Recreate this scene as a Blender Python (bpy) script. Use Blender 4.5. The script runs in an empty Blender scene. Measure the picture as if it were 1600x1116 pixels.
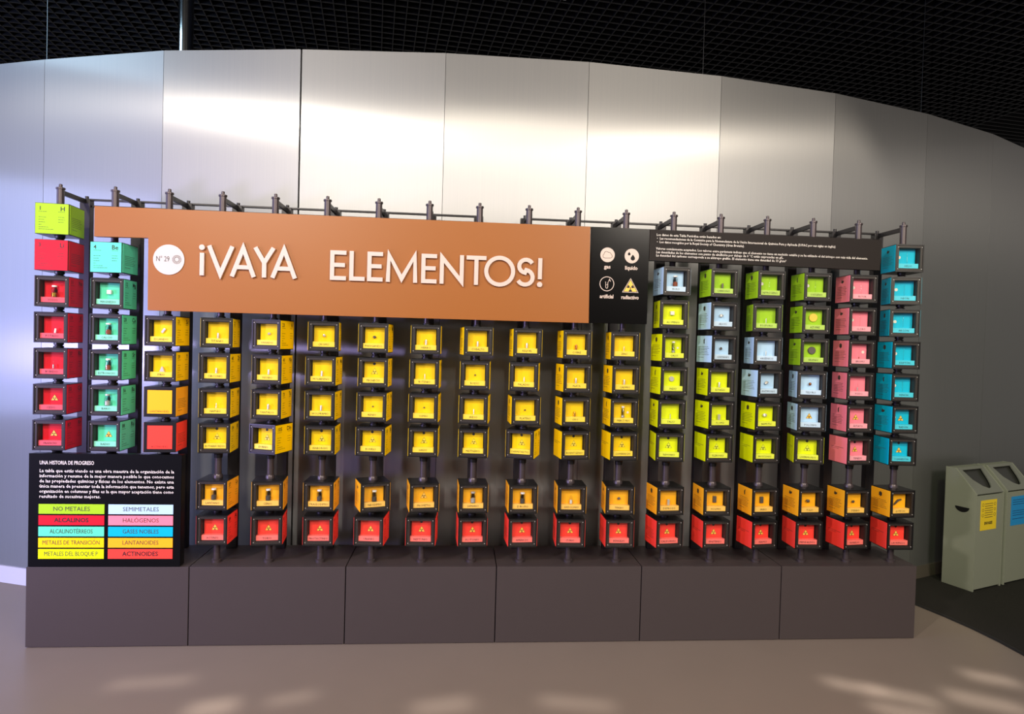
import bpy, bmesh, math, random
from mathutils import Vector, Matrix
C = bpy.context.scene
COL = C.collection
random.seed(7)
PI = math.pi

# ------------------------------------------------------------------ camera
F_PX = 1000.0
yaw, pit, rol = 0.0815, -0.0212, 0.0275
Fv = Vector((math.sin(yaw)*math.cos(pit), math.cos(yaw)*math.cos(pit), math.sin(pit)))
Rv = Vector((math.cos(yaw), -math.sin(yaw), 0)); Uv = Rv.cross(Fv)
R2 = Rv*math.cos(rol)+Uv*math.sin(rol); U2 = -Rv*math.sin(rol)+Uv*math.cos(rol)
cd = bpy.data.cameras.new('camera'); cam = bpy.data.objects.new('camera', cd); COL.objects.link(cam)
M3 = Matrix((R2, U2, -Fv)).transposed()
cam.matrix_world = Matrix.Translation((-0.0851, -3.3663, 1.5593)) @ M3.to_4x4()
cd.sensor_fit = 'HORIZONTAL'; cd.sensor_width = 36; cd.lens = 36*F_PX/1600
cd.clip_start = .05; cd.clip_end = 100
C.camera = cam

# ------------------------------------------------------------------ light
C.view_settings.view_transform = 'Standard'; C.view_settings.look = 'None'
C.view_settings.gamma = 1; C.view_settings.use_curve_mapping = False
C.view_settings.exposure = 0.36
w = bpy.data.worlds.new('hall_air'); C.world = w; w.use_nodes = True
w.node_tree.nodes['Background'].inputs[0].default_value = (.60, .555, .53, 1)
w.node_tree.nodes['Background'].inputs[1].default_value = .31

def spot(name, loc, target, energy, color, size, blend, radius=.06):
    l = bpy.data.lights.new(name, 'SPOT'); l.energy = energy; l.color = color
    l.spot_size = math.radians(size); l.spot_blend = blend; l.shadow_soft_size = radius
    o = bpy.data.objects.new(name, l); COL.objects.link(o); o.location = loc
    o.rotation_euler = (Vector(target)-Vector(loc)).to_track_quat('-Z', 'Y').to_euler()
    return o
def area(name, loc, target, energy, color, sx, sy):
    l = bpy.data.lights.new(name, 'AREA'); l.energy = energy; l.color = color
    l.shape = 'RECTANGLE'; l.size = sx; l.size_y = sy
    o = bpy.data.objects.new(name, l); COL.objects.link(o); o.location = loc
    o.rotation_euler = (Vector(target)-Vector(loc)).to_track_quat('-Z', 'Y').to_euler()
    return o
WARM = (1.0, .87, .72)
spot('spot_lamp', (-2.95, -4.0, 4.3), (-1.0, .2, 1.5), 455, (1, .91, .79), 70, .6, .12)
spot('spot_lamp', (.25, -4.1, 4.3), (.3, .2, 1.2), 95, WARM, 66, .6, .12)
spot('spot_lamp', (3.1, -4.2, 4.3), (.7, .2, 1.25), 215, WARM, 52, .12, .12)
area('hall_fill', (-2.6, -6.6, 4.1), (-.9, 0, 1.1), 150, (1, .90, .80), 2.0, 1.3)  # added pair of soft fills to brighten the box interiors, no real fixtures
area('hall_fill', (3.2, -6.4, 4.1), (1.4, 0, 1.1), 190, (1, .89, .77), 2.0, 1.3)
area('blue_wash', (-6.2, -1.3, 1.9), (-2.4, .6, 1.3), 130, (.42, .50, 1.0), 1.8, 2.6)
spot('violet_wash', (-4.6, -2.7, 1.3), (-1.5, .4, 1.25), 450, (.56, .46, 1.0), 58, .8, .25)
spot('green_wash', (1.2, -3.8, 4.3), (4.1, .9, .8), 260, (.80, 1.0, .40), 38, 1)
area('column_fill', (-3.7, .0, 4.1), (-2.06, 1.35, 3.6), 17, (.55, .82, 1.0), 1.3, .9)  # added unseen light, gives the steel column its bright reflected stripe

# added unseen narrow-beam area lights that stand in for glass reflections on the floor
for (x, y, wx, wy, rz, en) in ((-1.08, -.63, .19, .12, .25, 1.0), (-1.42, -.42, .34, .08, .1, .5), (-.77, -.57, .2, .08, .3, .5), (-.12, -.65, .25, .12, .2, .6), (.46, -.65, .32, .10, -.2, .5),
                               (1.79, -.55, .24, .09, -.45, .9), (1.97, -.64, .28, .10, -.5, .8), (1.90, -.77, .30, .08, -.4, .9), (2.52, -.50, .22, .10, -.45, .9), (2.32, -.70, .30, .12, -.5, .8)):
    o = area('floor_glint_helper', (x, y-.5, 4.38), (x, y, 0), .06*en*wx*wy/.02, (1, .93, .84), wx, wy)
    o.data.spread = math.radians(2.2); o.rotation_euler = (o.rotation_euler[0], 0, 0); o.rotation_euler.rotate_axis('Z', rz)

# ------------------------------------------------------------------ materials
def hexc(h):
    h = h.lstrip('#'); v = [int(h[i:i+2], 16)/255 for i in (0, 2, 4)]
    return tuple((c/12.92 if c <= .04045 else ((c+.055)/1.055)**2.4) for c in v)+(1,)
def mat(name, col, rough=.5, metal=0., noise=0., scale=8., bump=0., spec=.5, coat=0.):
    m = bpy.data.materials.new(name); m.use_nodes = True
    nt = m.node_tree; b = nt.nodes['Principled BSDF']
    c = hexc(col) if isinstance(col, str) else col
    b.inputs['Base Color'].default_value = c
    b.inputs['Roughness'].default_value = rough; b.inputs['Metallic'].default_value = metal
    b.inputs['Specular IOR Level'].default_value = spec
    b.inputs['Coat Weight'].default_value = coat
    if noise or bump:
        tc = nt.nodes.new('ShaderNodeTexCoord'); n = nt.nodes.new('ShaderNodeTexNoise')
        n.inputs['Scale'].default_value = scale; n.inputs['Detail'].default_value = 6
        nt.links.new(tc.outputs['Object'], n.inputs['Vector'])
        if noise:
            mx = nt.nodes.new('ShaderNodeMix'); mx.data_type = 'RGBA'
            mx.inputs['A'].default_value = tuple(x*(1-noise) for x in c[:3])+(1,)
            mx.inputs['B'].default_value = tuple(min(1, x*(1+noise)) for x in c[:3])+(1,)
            nt.links.new(n.outputs['Fac'], mx.inputs['Factor'])
            nt.links.new(mx.outputs['Result'], b.inputs['Base Color'])
        if bump:
            bp = nt.nodes.new('ShaderNodeBump'); bp.inputs['Strength'].default_value = bump
            bp.inputs['Distance'].default_value = .004
            nt.links.new(n.outputs['Fac'], bp.inputs['Height']); nt.links.new(bp.outputs['Normal'], b.inputs['Normal'])
    return m
def thin_glass(name, tint, refl=1.45, rough=.02):
    m = bpy.data.materials.new(name); m.use_nodes = True; nt = m.node_tree
    nt.nodes.remove(nt.nodes['Principled BSDF'])
    out = nt.nodes['Material Output']
    t = nt.nodes.new('ShaderNodeBsdfTransparent'); t.inputs[0].default_value = tint
    g = nt.nodes.new('ShaderNodeBsdfGlossy'); g.inputs['Roughness'].default_value = rough
    lw = nt.nodes.new('ShaderNodeLayerWeight'); pw = nt.nodes.new('ShaderNodeMath'); pw.operation = 'POWER'; pw.inputs[1].default_value = 4.5
    f = nt.nodes.new('ShaderNodeMath'); f.operation = 'MULTIPLY_ADD'; f.inputs[1].default_value = .7; f.inputs[2].default_value = refl
    nt.links.new(lw.outputs['Facing'], pw.inputs[0]); nt.links.new(pw.outputs[0], f.inputs[0])
    mx = nt.nodes.new('ShaderNodeMixShader')
    nt.links.new(f.outputs[0], mx.inputs[0]); nt.links.new(t.outputs[0], mx.inputs[1])
    nt.links.new(g.outputs[0], mx.inputs[2]); nt.links.new(mx.outputs[0], out.inputs[0])
    return m
def brushed_metal():
    m = bpy.data.materials.new('brushed_aluminium'); m.use_nodes = True; nt = m.node_tree
    b = nt.nodes['Principled BSDF']; out = nt.nodes['Material Output']
    b.inputs['Metallic'].default_value = .8; b.inputs['Roughness'].default_value = .6
    b.inputs['Anisotropic'].default_value = .45
    cr = nt.nodes.new('ShaderNodeCombineXYZ'); cr.inputs[2].default_value = 1          # grain runs upright
    nt.links.new(cr.outputs[0], b.inputs['Tangent'])
    gl = nt.nodes.new('ShaderNodeBsdfAnisotropic'); gl.inputs['Roughness'].default_value = .28; gl.inputs['Anisotropy'].default_value = .72
    nt.links.new(cr.outputs[0], gl.inputs['Tangent'])
    tc = nt.nodes.new('ShaderNodeTexCoord'); mp = nt.nodes.new('ShaderNodeMapping')
    mp.inputs['Scale'].default_value = (60, 60, .6)
    n = nt.nodes.new('ShaderNodeTexNoise'); n.inputs['Scale'].default_value = 3; n.inputs['Detail'].default_value = 4
    nt.links.new(tc.outputs['Object'], mp.inputs[0]); nt.links.new(mp.outputs[0], n.inputs['Vector'])
    mx = nt.nodes.new('ShaderNodeMix'); mx.data_type = 'RGBA'
    mx.inputs['A'].default_value = (.275, .28, .285, 1); mx.inputs['B'].default_value = (.315, .313, .306, 1)
    nt.links.new(n.outputs['Fac'], mx.inputs['Factor']); nt.links.new(mx.outputs['Result'], b.inputs['Base Color'])
    nt.links.new(mx.outputs['Result'], gl.inputs['Color'])
    ms = nt.nodes.new('ShaderNodeMixShader'); ms.inputs[0].default_value = .34
    nt.links.new(b.outputs[0], ms.inputs[1]); nt.links.new(gl.outputs[0], ms.inputs[2]); nt.links.new(ms.outputs[0], out.inputs[0])
    return m
M = dict(
    alu=brushed_metal(),
    seam=mat('dark_joint', '#3a3a3c', .6),
    floor=mat('resin_floor', '#80736a', .36, noise=.06, scale=3, spec=.45),
    carpet=mat('dark_carpet', '#2a2826', .95, noise=.5, scale=180, bump=.6, spec=.1),
    carpet_edge=mat('carpet_edge', '#151314', .7),
    black=mat('black_ceiling', '#050506', .9),
    blade=mat('ceiling_blade_paint', '#0b0a0d', .55),
    plinth=mat('plinth_laminate', '#403838', .5, noise=.03, scale=12, spec=.35),
    pole=mat('anodised_tube', '#4d4446', .35, .5),
    dark=mat('dark_post', '#221f22', .4, .3),
    shell=mat('box_black', '#0e0d0e', .35),
    frame=mat('box_frame', '#2e2725', .45, .2),
    inner=mat('box_inner', '#1c1716', .6),
    glass=thin_glass('clear_pane', (.985, .99, .985, 1), .022),
    vial=thin_glass('vial_glass', (.95, .96, .96, 1), (.03), .05),
    ink=mat('printed_ink', '#14110f', .6),
    inksoft=mat('soft_printed_ink', '#3a332c', .6),
    white=mat('white_print', '#e6dfd6', .5),
    discwhite=mat('disc_white', '#cdc6bd', .6, spec=.2),
    cream=mat('cream_letter', '#d2bfb0', .45),
    orange=mat('orange_sign', '#975712', .42, noise=.02, scale=2),
    signblack=mat('gloss_black', '#030202', .2, spec=.18),
    panelblack=mat('matt_black', '#030303', .6, spec=.1),
    signgrey=mat('charcoal_board', '#1e1816', .55, spec=.2),
    hazard=mat('hazard_yellow', '#ffc94e', .5),
    chrome=mat('polished_steel', '#c8ccd0', .12, 1.0),
    silver=mat('silver_metal', '#d6d3cc', .35, .45),
    darkmetal=mat('dark_metal', '#625a54', .45, .4),
    sample=mat('pale_sample', '#e8e4d8', .5),
    sulfur=mat('sulfur_yellow', '#f5d14a', .6),
    brownmix=mat('brown_powder', '#9a4a2a', .8),
    cork=mat('cap_white', '#f6f2ec', .5),
    copper=mat('copper_metal', '#b8693a', .3, 1.0),
    gold=mat('gold_metal', '#d9a73a', .25, 1.0),
    bin=mat('bin_grey_paint', '#84867a', .42, noise=.02, scale=20),
    binlid=mat('bin_lid_paint', '#6f706a', .35, noise=.02, scale=20),
    binhole=mat('bin_dark_flap', '#2e2e2c', .3),
    sticker_y=mat('yellow_sticker', '#e6c426', .5),
    sticker_b=mat('blue_sticker', '#1f86c8', .5),
    skirt=mat('skirting_paint', '#b9b4c8', .4),
    skirt_d=mat('dark_skirting', '#4a443c', .5),
    lampwhite=mat('fixture_white', '#e8e8e8', .4),
    wire=mat('wire_steel', '#6a6a6e', .3, 1.0),
)
FAM = dict(nometal='#a2d020', alkali='#dc162b', earth='#5fe0b6', trans='#ffd400', post='#e3ef00',
           semi='#b9dcfa', halogen='#ff8598', noble='#00b6da', lant='#ffb520', act='#ff4438')
FM = {k: mat('panel_'+k, v, .5, spec=.2) for k, v in FAM.items()}

def add_glare(h, k=.30):
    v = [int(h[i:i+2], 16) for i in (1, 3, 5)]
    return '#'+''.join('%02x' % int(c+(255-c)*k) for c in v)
FL = {k: mat('ledge_'+k, add_glare(v), .3, spec=.5) for k, v in FAM.items()}  # ledges whitened: glass glare and stronger light put into the panel colour

# ------------------------------------------------------------------ helpers
def box_bm(bm, x0, x1, y0, y1, z0, z1, mi=0):
    v = [bm.verts.new(p) for p in ((x0,y0,z0),(x1,y0,z0),(x1,y1,z0),(x0,y1,z0),(x0,y0,z1),(x1,y0,z1),(x1,y1,z1),(x0,y1,z1))]
    for q in ((0,3,2,1),(4,5,6,7),(0,1,5,4),(1,2,6,5),(2,3,7,6),(3,0,4,7)):
        bm.faces.new([v[i] for i in q]).material_index = mi
def mesh(name, bm, mats, bevel=0, smooth=False):
    if bevel: bmesh.ops.bevel(bm, geom=bm.edges[:], offset=bevel, segments=2, affect='EDGES', profile=.6)
    bmesh.ops.recalc_face_normals(bm, faces=bm.faces[:])
    me = bpy.data.meshes.new(name); bm.to_mesh(me); bm.free()
    for m in (mats if isinstance(mats, (list, tuple)) else [mats]): me.materials.append(m)
    if smooth:
        for p in me.polygons: p.use_smooth = True
    return me
def bx(name, x0, x1, y0, y1, z0, z1, m, bevel=0):
    bm = bmesh.new(); box_bm(bm, x0, x1, y0, y1, z0, z1); return mesh(name, bm, m, bevel)
def link(name, me, parent=None, loc=None, rot=None):
    o = bpy.data.objects.new(name, me); COL.objects.link(o)
    if parent is not None: o.parent = parent
    if loc: o.location = loc
    if rot: o.rotation_euler = rot
    return o
def empty(name, loc, label, cat, group=None, rz=0):
    o = bpy.data.objects.new(name, None); COL.objects.link(o); o.location = loc; o.rotation_euler = (0, 0, rz)
    o.empty_display_size = .05; tag(o, label, cat, group); return o
def tag(o, label=None, cat=None, group=None, kind=None):
    if label: o['label'] = label
    if cat: o['category'] = cat
    if group: o['group'] = group
    if kind: o['kind'] = kind
    return o
def lathe(name, prof, m, seg=20, smooth=True, axis='Z'):
    bm = bmesh.new(); rings = []
    for r, z in prof:
        if r < 1e-6: rings.append([bm.verts.new((0, 0, z))])
        else: rings.append([bm.verts.new((r*math.cos(2*PI*i/seg), r*math.sin(2*PI*i/seg), z)) for i in range(seg)])
    for a, b in zip(rings[:-1], rings[1:]):
        for i in range(seg):
            j = (i+1) % seg
            if len(a) == 1 and len(b) == 1: continue
            if len(a) == 1: bm.faces.new((a[0], b[i], b[j]))
            elif len(b) == 1: bm.faces.new((a[i], a[j], b[0]))
            else: bm.faces.new((a[i], a[j], b[j], b[i]))
    me = mesh(name, bm, m)
    if smooth:
        for p in me.polygons: p.use_smooth = True
        try: me.set_sharp_from_angle(angle=math.radians(35))
        except Exception: pass
    return me
def prism(name, pts, y0, y1, m, mi=None):
    """outline in (x,z), extruded along y"""
    bm = bmesh.new(); a = [bm.verts.new((x, y0, z)) for x, z in pts]; b = [bm.verts.new((x, y1, z)) for x, z in pts]
    bm.faces.new(a); bm.faces.new(b[::-1]); n = len(pts)
    for i in range(n): bm.faces.new((a[i], b[i], b[(i+1) % n], a[(i+1) % n]))
    return mesh(name, bm, m)
# text -> mesh, in the x-z plane facing -y
def text_mesh(s, size, width=None, align='CENTER', m=None, res=2, depth=0.0, bold=0.0, spacing=1.0):
    cu = bpy.data.curves.new('text', 'FONT'); cu.body = s; cu.size = size; cu.align_x = align; cu.align_y = 'CENTER'
    cu.resolution_u = res; cu.extrude = depth; cu.offset = bold; cu.space_character = spacing; cu.fill_mode = 'FRONT' if depth == 0 else 'BOTH'
    o = bpy.data.objects.new('text', cu); COL.objects.link(o)
    dg = bpy.context.evaluated_depsgraph_get()
    me = bpy.data.meshes.new_from_object(o.evaluated_get(dg))
    bpy.data.objects.remove(o); bpy.data.curves.remove(cu)
    xs = [v.co.x for v in me.vertices]
    if not xs: return me
    w0 = max(xs)-min(xs); k = 1.0
    if width is not None and (width < w0 or align == 'LEFT'): k = width/w0
    for v in me.vertices:
        x, y, z = v.co
        v.co = (x*k, -z, y)
    me.materials.clear(); me.materials.append(m or M['ink'])
    return me
def join_meshes(name, items, mats):
    """items: (mesh, matrix, material index)"""
    bm = bmesh.new()
    for me, mt, mi in items:
        n0 = len(bm.faces); v0 = len(bm.verts)
        bm.from_mesh(me); bm.verts.ensure_lookup_table(); bm.faces.ensure_lookup_table()
        bmesh.ops.transform(bm, matrix=mt, verts=bm.verts[v0:])
        for f in bm.faces[n0:]: f.material_index = mi
    me = bpy.data.meshes.new(name); bm.to_mesh(me); bm.free()
    for m in mats: me.materials.append(m)
    return me
T = Matrix.Translation

# ------------------------------------------------------------------ setting
H = 3.2
WP = [(-7.5, 4.2), (-6.9, 3.4), (-6.28, 2.72), (-5.64, 2.15), (-4.95, 1.70), (-4.2, 1.33), (-3.42, 1.03), (-2.634, .765), (-1.838, .532), (-1.027, .401), (-.207, .332), (.619, .329),
      (1.442, .405), (2.248, .549), (3.05, .787), (3.797, 1.090), (4.52, 1.47), (5.2, 1.93), (5.85, 2.48), (6.4, 3.1), (6.9, 3.8)]
g = .0025
wall = bpy.data.objects.new('wall_back', None)
bmw = bmesh.new()
for (a, b) in zip(WP[:-1], WP[1:]):
    A, B = Vector((*a, 0)), Vector((*b, 0)); n = Vector((-(B-A).y, (B-A).x, 0)).normalized()
    q = [A+n*.02, B+n*.02, B+n*.06, A+n*.06]
    lo = [bmw.verts.new(p) for p in q]; hi = [bmw.verts.new(p+Vector((0, 0, H-.004))) for p in q]
    bmw.faces.new(lo[::-1]); bmw.faces.new(hi)
    for i in range(4): bmw.faces.new((lo[i], lo[(i+1) % 4], hi[(i+1) % 4], hi[i]))
wall = link('wall_back', mesh('wall_back', bmw, M['seam'])); tag(wall, kind='structure')
for k, (a, b) in enumerate(zip(WP[:-1], WP[1:])):
    A, B = Vector((*a, 0)), Vector((*b, 0)); L = (B-A).length; ang = math.atan2((B-A).y, (B-A).x)
    gg = .006 if k in (8, 9) and False else g
    gl = .005 if k == 9 else g*.5
    gr = .005 if k == 8 else g*.5
    link('metal_panel', bx('metal_panel', gl, L-gr, 0, .018, 0, H, M['alu']), wall, tuple(A), (0, 0, ang))
# skirting strips
for k in range(2, 19):
    a, b = WP[k], WP[k+1]
    A, B = Vector((*a, 0)), Vector((*b, 0)); L = (B-A).length; ang = math.atan2((B-A).y, (B-A).x)
    left = k < 10
    pts = [(0, 0), (0, .085), (-.012, .085), (-.05 if left else -.02, .0)]
    bm = bmesh.new(); va = [bm.verts.new((0, y, z)) for y, z in pts]; vb = [bm.verts.new((L, y, z)) for y, z in pts]
    bm.faces.new(va); bm.faces.new(vb[::-1])
    for i in range(4): bm.faces.new((va[i], vb[i], vb[(i+1) % 4], va[(i+1) % 4]))
    o = link('baseboard_left' if left else 'baseboard_right', mesh('baseboard', bm, M['skirt'] if left else M['skirt_d']), None, tuple(A), (0, 0, ang))
    tag(o, kind='structure')
fl = link('floor', bx('floor', -9, 9, -7, 9, -.1, 0, M['floor'])); tag(fl, kind='structure')
# dark carpet area on the right, curved edge
edge = [(2.35, 1.2), (2.55, .85), (2.70, .58), (2.785, .371), (2.84, .19), (2.877, .03), (2.897, -.13), (2.901, -.278), (2.885, -.48), (2.85, -.7), (2.78, -1.0), (2.66, -1.35), (2.5, -1.7)]
bm = bmesh.new()
poly = edge+[(2.6, -3), (8.9, -3), (8.9, 8), (2.35, 8)]
va = [bm.verts.new((x, y, .006)) for x, y in poly]; vb = [bm.verts.new((x, y, .0005)) for x, y in poly]
bm.faces.new(va); bm.faces.new(vb[::-1])
for i in range(len(poly)): bm.faces.new((va[i], vb[i], vb[(i+1) % len(poly)], va[(i+1) % len(poly)]))
tag(link('floor_carpet', mesh('floor_carpet', bm, M['carpet'])), kind='structure')
bm = bmesh.new(); wd = .012
for i in range(len(edge)-1):
    (x0, y0), (x1, y1) = edge[i], edge[i+1]
    v = [bm.verts.new(p) for p in ((x0-wd, y0, .001), (x1-wd, y1, .001), (x1, y1, .009), (x0, y0, .009))]
    bm.faces.new(v)
    v = [bm.verts.new(p) for p in ((x0, y0, .009), (x1, y1, .009), (x1+wd, y1, .0065), (x0+wd, y0, .0065))]
    bm.faces.new(v)
tag(link('trim_1', mesh('trim', bm, M['carpet_edge'])), kind='structure')
# ceiling: black slab with an open grid of blades below it
HC = 4.5
ce = link('ceiling', bx('ceiling', -9, 10, -7, 12, HC+.35, HC+.45, M['black'])); tag(ce, kind='structure')
gr = link('ceiling_grid', bx('ceiling_grid', -9, 10, -6.95, -6.93, HC, HC+.06, M['blade'])); tag(gr, kind='structure')
rot = math.radians(7.5)
lb = bx('blade', -.004, .004, -1.6, 9, HC, HC+.055, M['blade'])
cb = bx('blade', -7.2, 8.2, -.004, .004, HC+.001, HC+.053, M['blade'])
for i in range(122):
    link('blade', lb, gr, (-5.9+.107*i, -.6, 0), (0, 0, rot))
for i in range(62):
    y = .55+.107*i
    link('blade', cb, gr, (-math.sin(rot)*y, math.cos(rot)*y, 0), (0, 0, rot))
# chrome column behind the wall, wires, fittings
t = empty('steel_column', (-2.06, 1.35, 0), 'tall round polished steel column rising behind the aluminium wall', 'column')
link('shaft', lathe('shaft', [(.05, 0), (.05, HC+.34)], M['chrome'], 32), t)
link('collar', lathe('collar', [(.075, HC+.3), (.075, HC+.34), (.05, HC+.345)], M['chrome'], 32), t)
for (x, y, z0, lab) in ((1.62, 1.2, 3.25, 'thin steel suspension wire above the middle right of the wall'), (3.38, 1.3, 3.2, 'thin steel suspension wire above the right end of the wall'),
                        (-2.95, 1.3, 3.2, 'thin faint suspension wire above the left end of the wall')):
    o = link('suspension_wire', lathe('wire', [(.0022, 3.05), (.0022, HC+.05)], M['wire'], 6), None, (x, y, 0)); tag(o, lab, 'wire')
def fitting(x, y, label):
    t = empty('sprinkler_head', (x, y, HC-.005), label, 'sprinkler')
    link('body', lathe('body', [(0, -.005), (.012, -.005), (.02, .0), (.02, .012), (.008, .014), (.008, .05)], M['lampwhite'], 16), t)
    link('deflector', lathe('deflector', [(0, -.022), (.018, -.02), (.018, -.018), (.004, -.016), (.004, -.004)], M['silver'], 16), t)
fitting(-.97, 1.62, 'small white sprinkler head in the dark grid ceiling, left of centre')
fitting(.72, 2.05, 'small white sprinkler head in the dark ceiling just above the wall edge')

# ------------------------------------------------------------------ plinth
PX0, PW = -2.1712, .7681
HB = .4007
names = ['dark grey plinth block under the black history panel, at the left end', 'dark grey plinth block right beside the history panel end block',
         'dark grey plinth block below the neodymium and promethium columns, left of the central joint', 'dark grey plinth block just right of the central joint',
         'dark grey plinth block second from the right end of the display', 'dark grey plinth block at the right end, nearest the bins']
for k in range(6):
    x0 = PX0+PW*k+(.0025 if k else 0); x1 = PX0+PW*(k+1)-(.0025 if k < 5 else 0)
    t = empty('plinth_block', ((x0+x1)/2, 0, 0), names[k], 'plinth', 'plinth blocks under the display')
    hw = (x1-x0)/2
    link('carcass', bx('carcass', -hw+.002, hw-.002, -.062, .262, .0, HB-.019, M['shell']), t)
    link('front_panel', bx('front_panel', -hw, hw, -.08, -.062, .004, HB-.0005, M['plinth'], .001), t)
    link('top_panel', bx('top_panel', -hw, hw, -.0615, .265, HB-.018, HB, M['plinth']), t)
    if k in (0, 5):
        s = -1 if k == 0 else 1
        link('end_panel', bx('end_panel', *sorted((s*hw-.001*s, s*hw+.004*s)), -.0615, .265, .004, HB-.02, M['plinth']), t)

# ------------------------------------------------------------------ racks
SP = .26
def cx(c): return (c-9)*SP
HT = 2.272
def rowz(c, k): return 2.0923-(k-1)*.1757-(.1105 if k > 7 else 0)-.0052*cx(c)
present = {c: [] for c in range(1, 19)}
S = .1495; Hh = S/2
pole_prof = [(.0165, HB), (.0165, HT-.01), (.0205, HT-.01), (.0205, HT-.002), (.008, HT), (.008, HT+.014), (.006, HT+.016), (0, HT+.016)]
pole_me = lathe('pole', pole_prof, M['pole'], 20)
foot_me = lathe('foot_collar', [(.0165, HB), (.024, HB), (.024, HB+.012), (.0166, HB+.016)], M['pole'], 20)
post_me = bx('rear_post', -.026, .026, .205, .245, HB, HT-.012, M['dark'], .002)
arm_me = bx('arm', -.006, .006, .008, .215, HT-.035, HT-.012, M['dark'])
cap_me = lathe('post_cap', [(.009, HT-.012), (.009, HT+.006), (0, HT+.007)], M['dark'], 12)
def rack(c0, c1, label):
    t = empty('display_rack', ((cx(c0)+cx(c1))/2, 0, HB), label, 'rack', 'steel racks carrying the element boxes')
    X0 = (cx(c0)+cx(c1))/2
    for c in range(c0, c1+1):
        x = cx(c)-X0
        link('pole', pole_me, t, (x, 0, -HB)); link('foot_collar', foot_me, t, (x, 0, -HB))
        link('rear_post', post_me, t, (x, 0, -HB)); link('arm', arm_me, t, (x, 0, -HB)); link('post_cap', cap_me, t, (x, .225, -HB))
    hw = (cx(c1)-cx(c0))/2
    link('rail', bx('rail', -hw, hw, .212, .238, HT-.016, HT-.008, M['dark']), t, (0, 0, -HB))
    link('lower_rail', bx('lower_rail', -hw, hw, .222, .232, HT-.05, HT-.04, M['dark']), t, (0, 0, -HB))
rack(1, 9, 'dark steel rack of nine poles behind the orange sign, left half of the display')
rack(10, 18, 'dark steel rack of nine poles holding the right half of the display')

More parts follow.
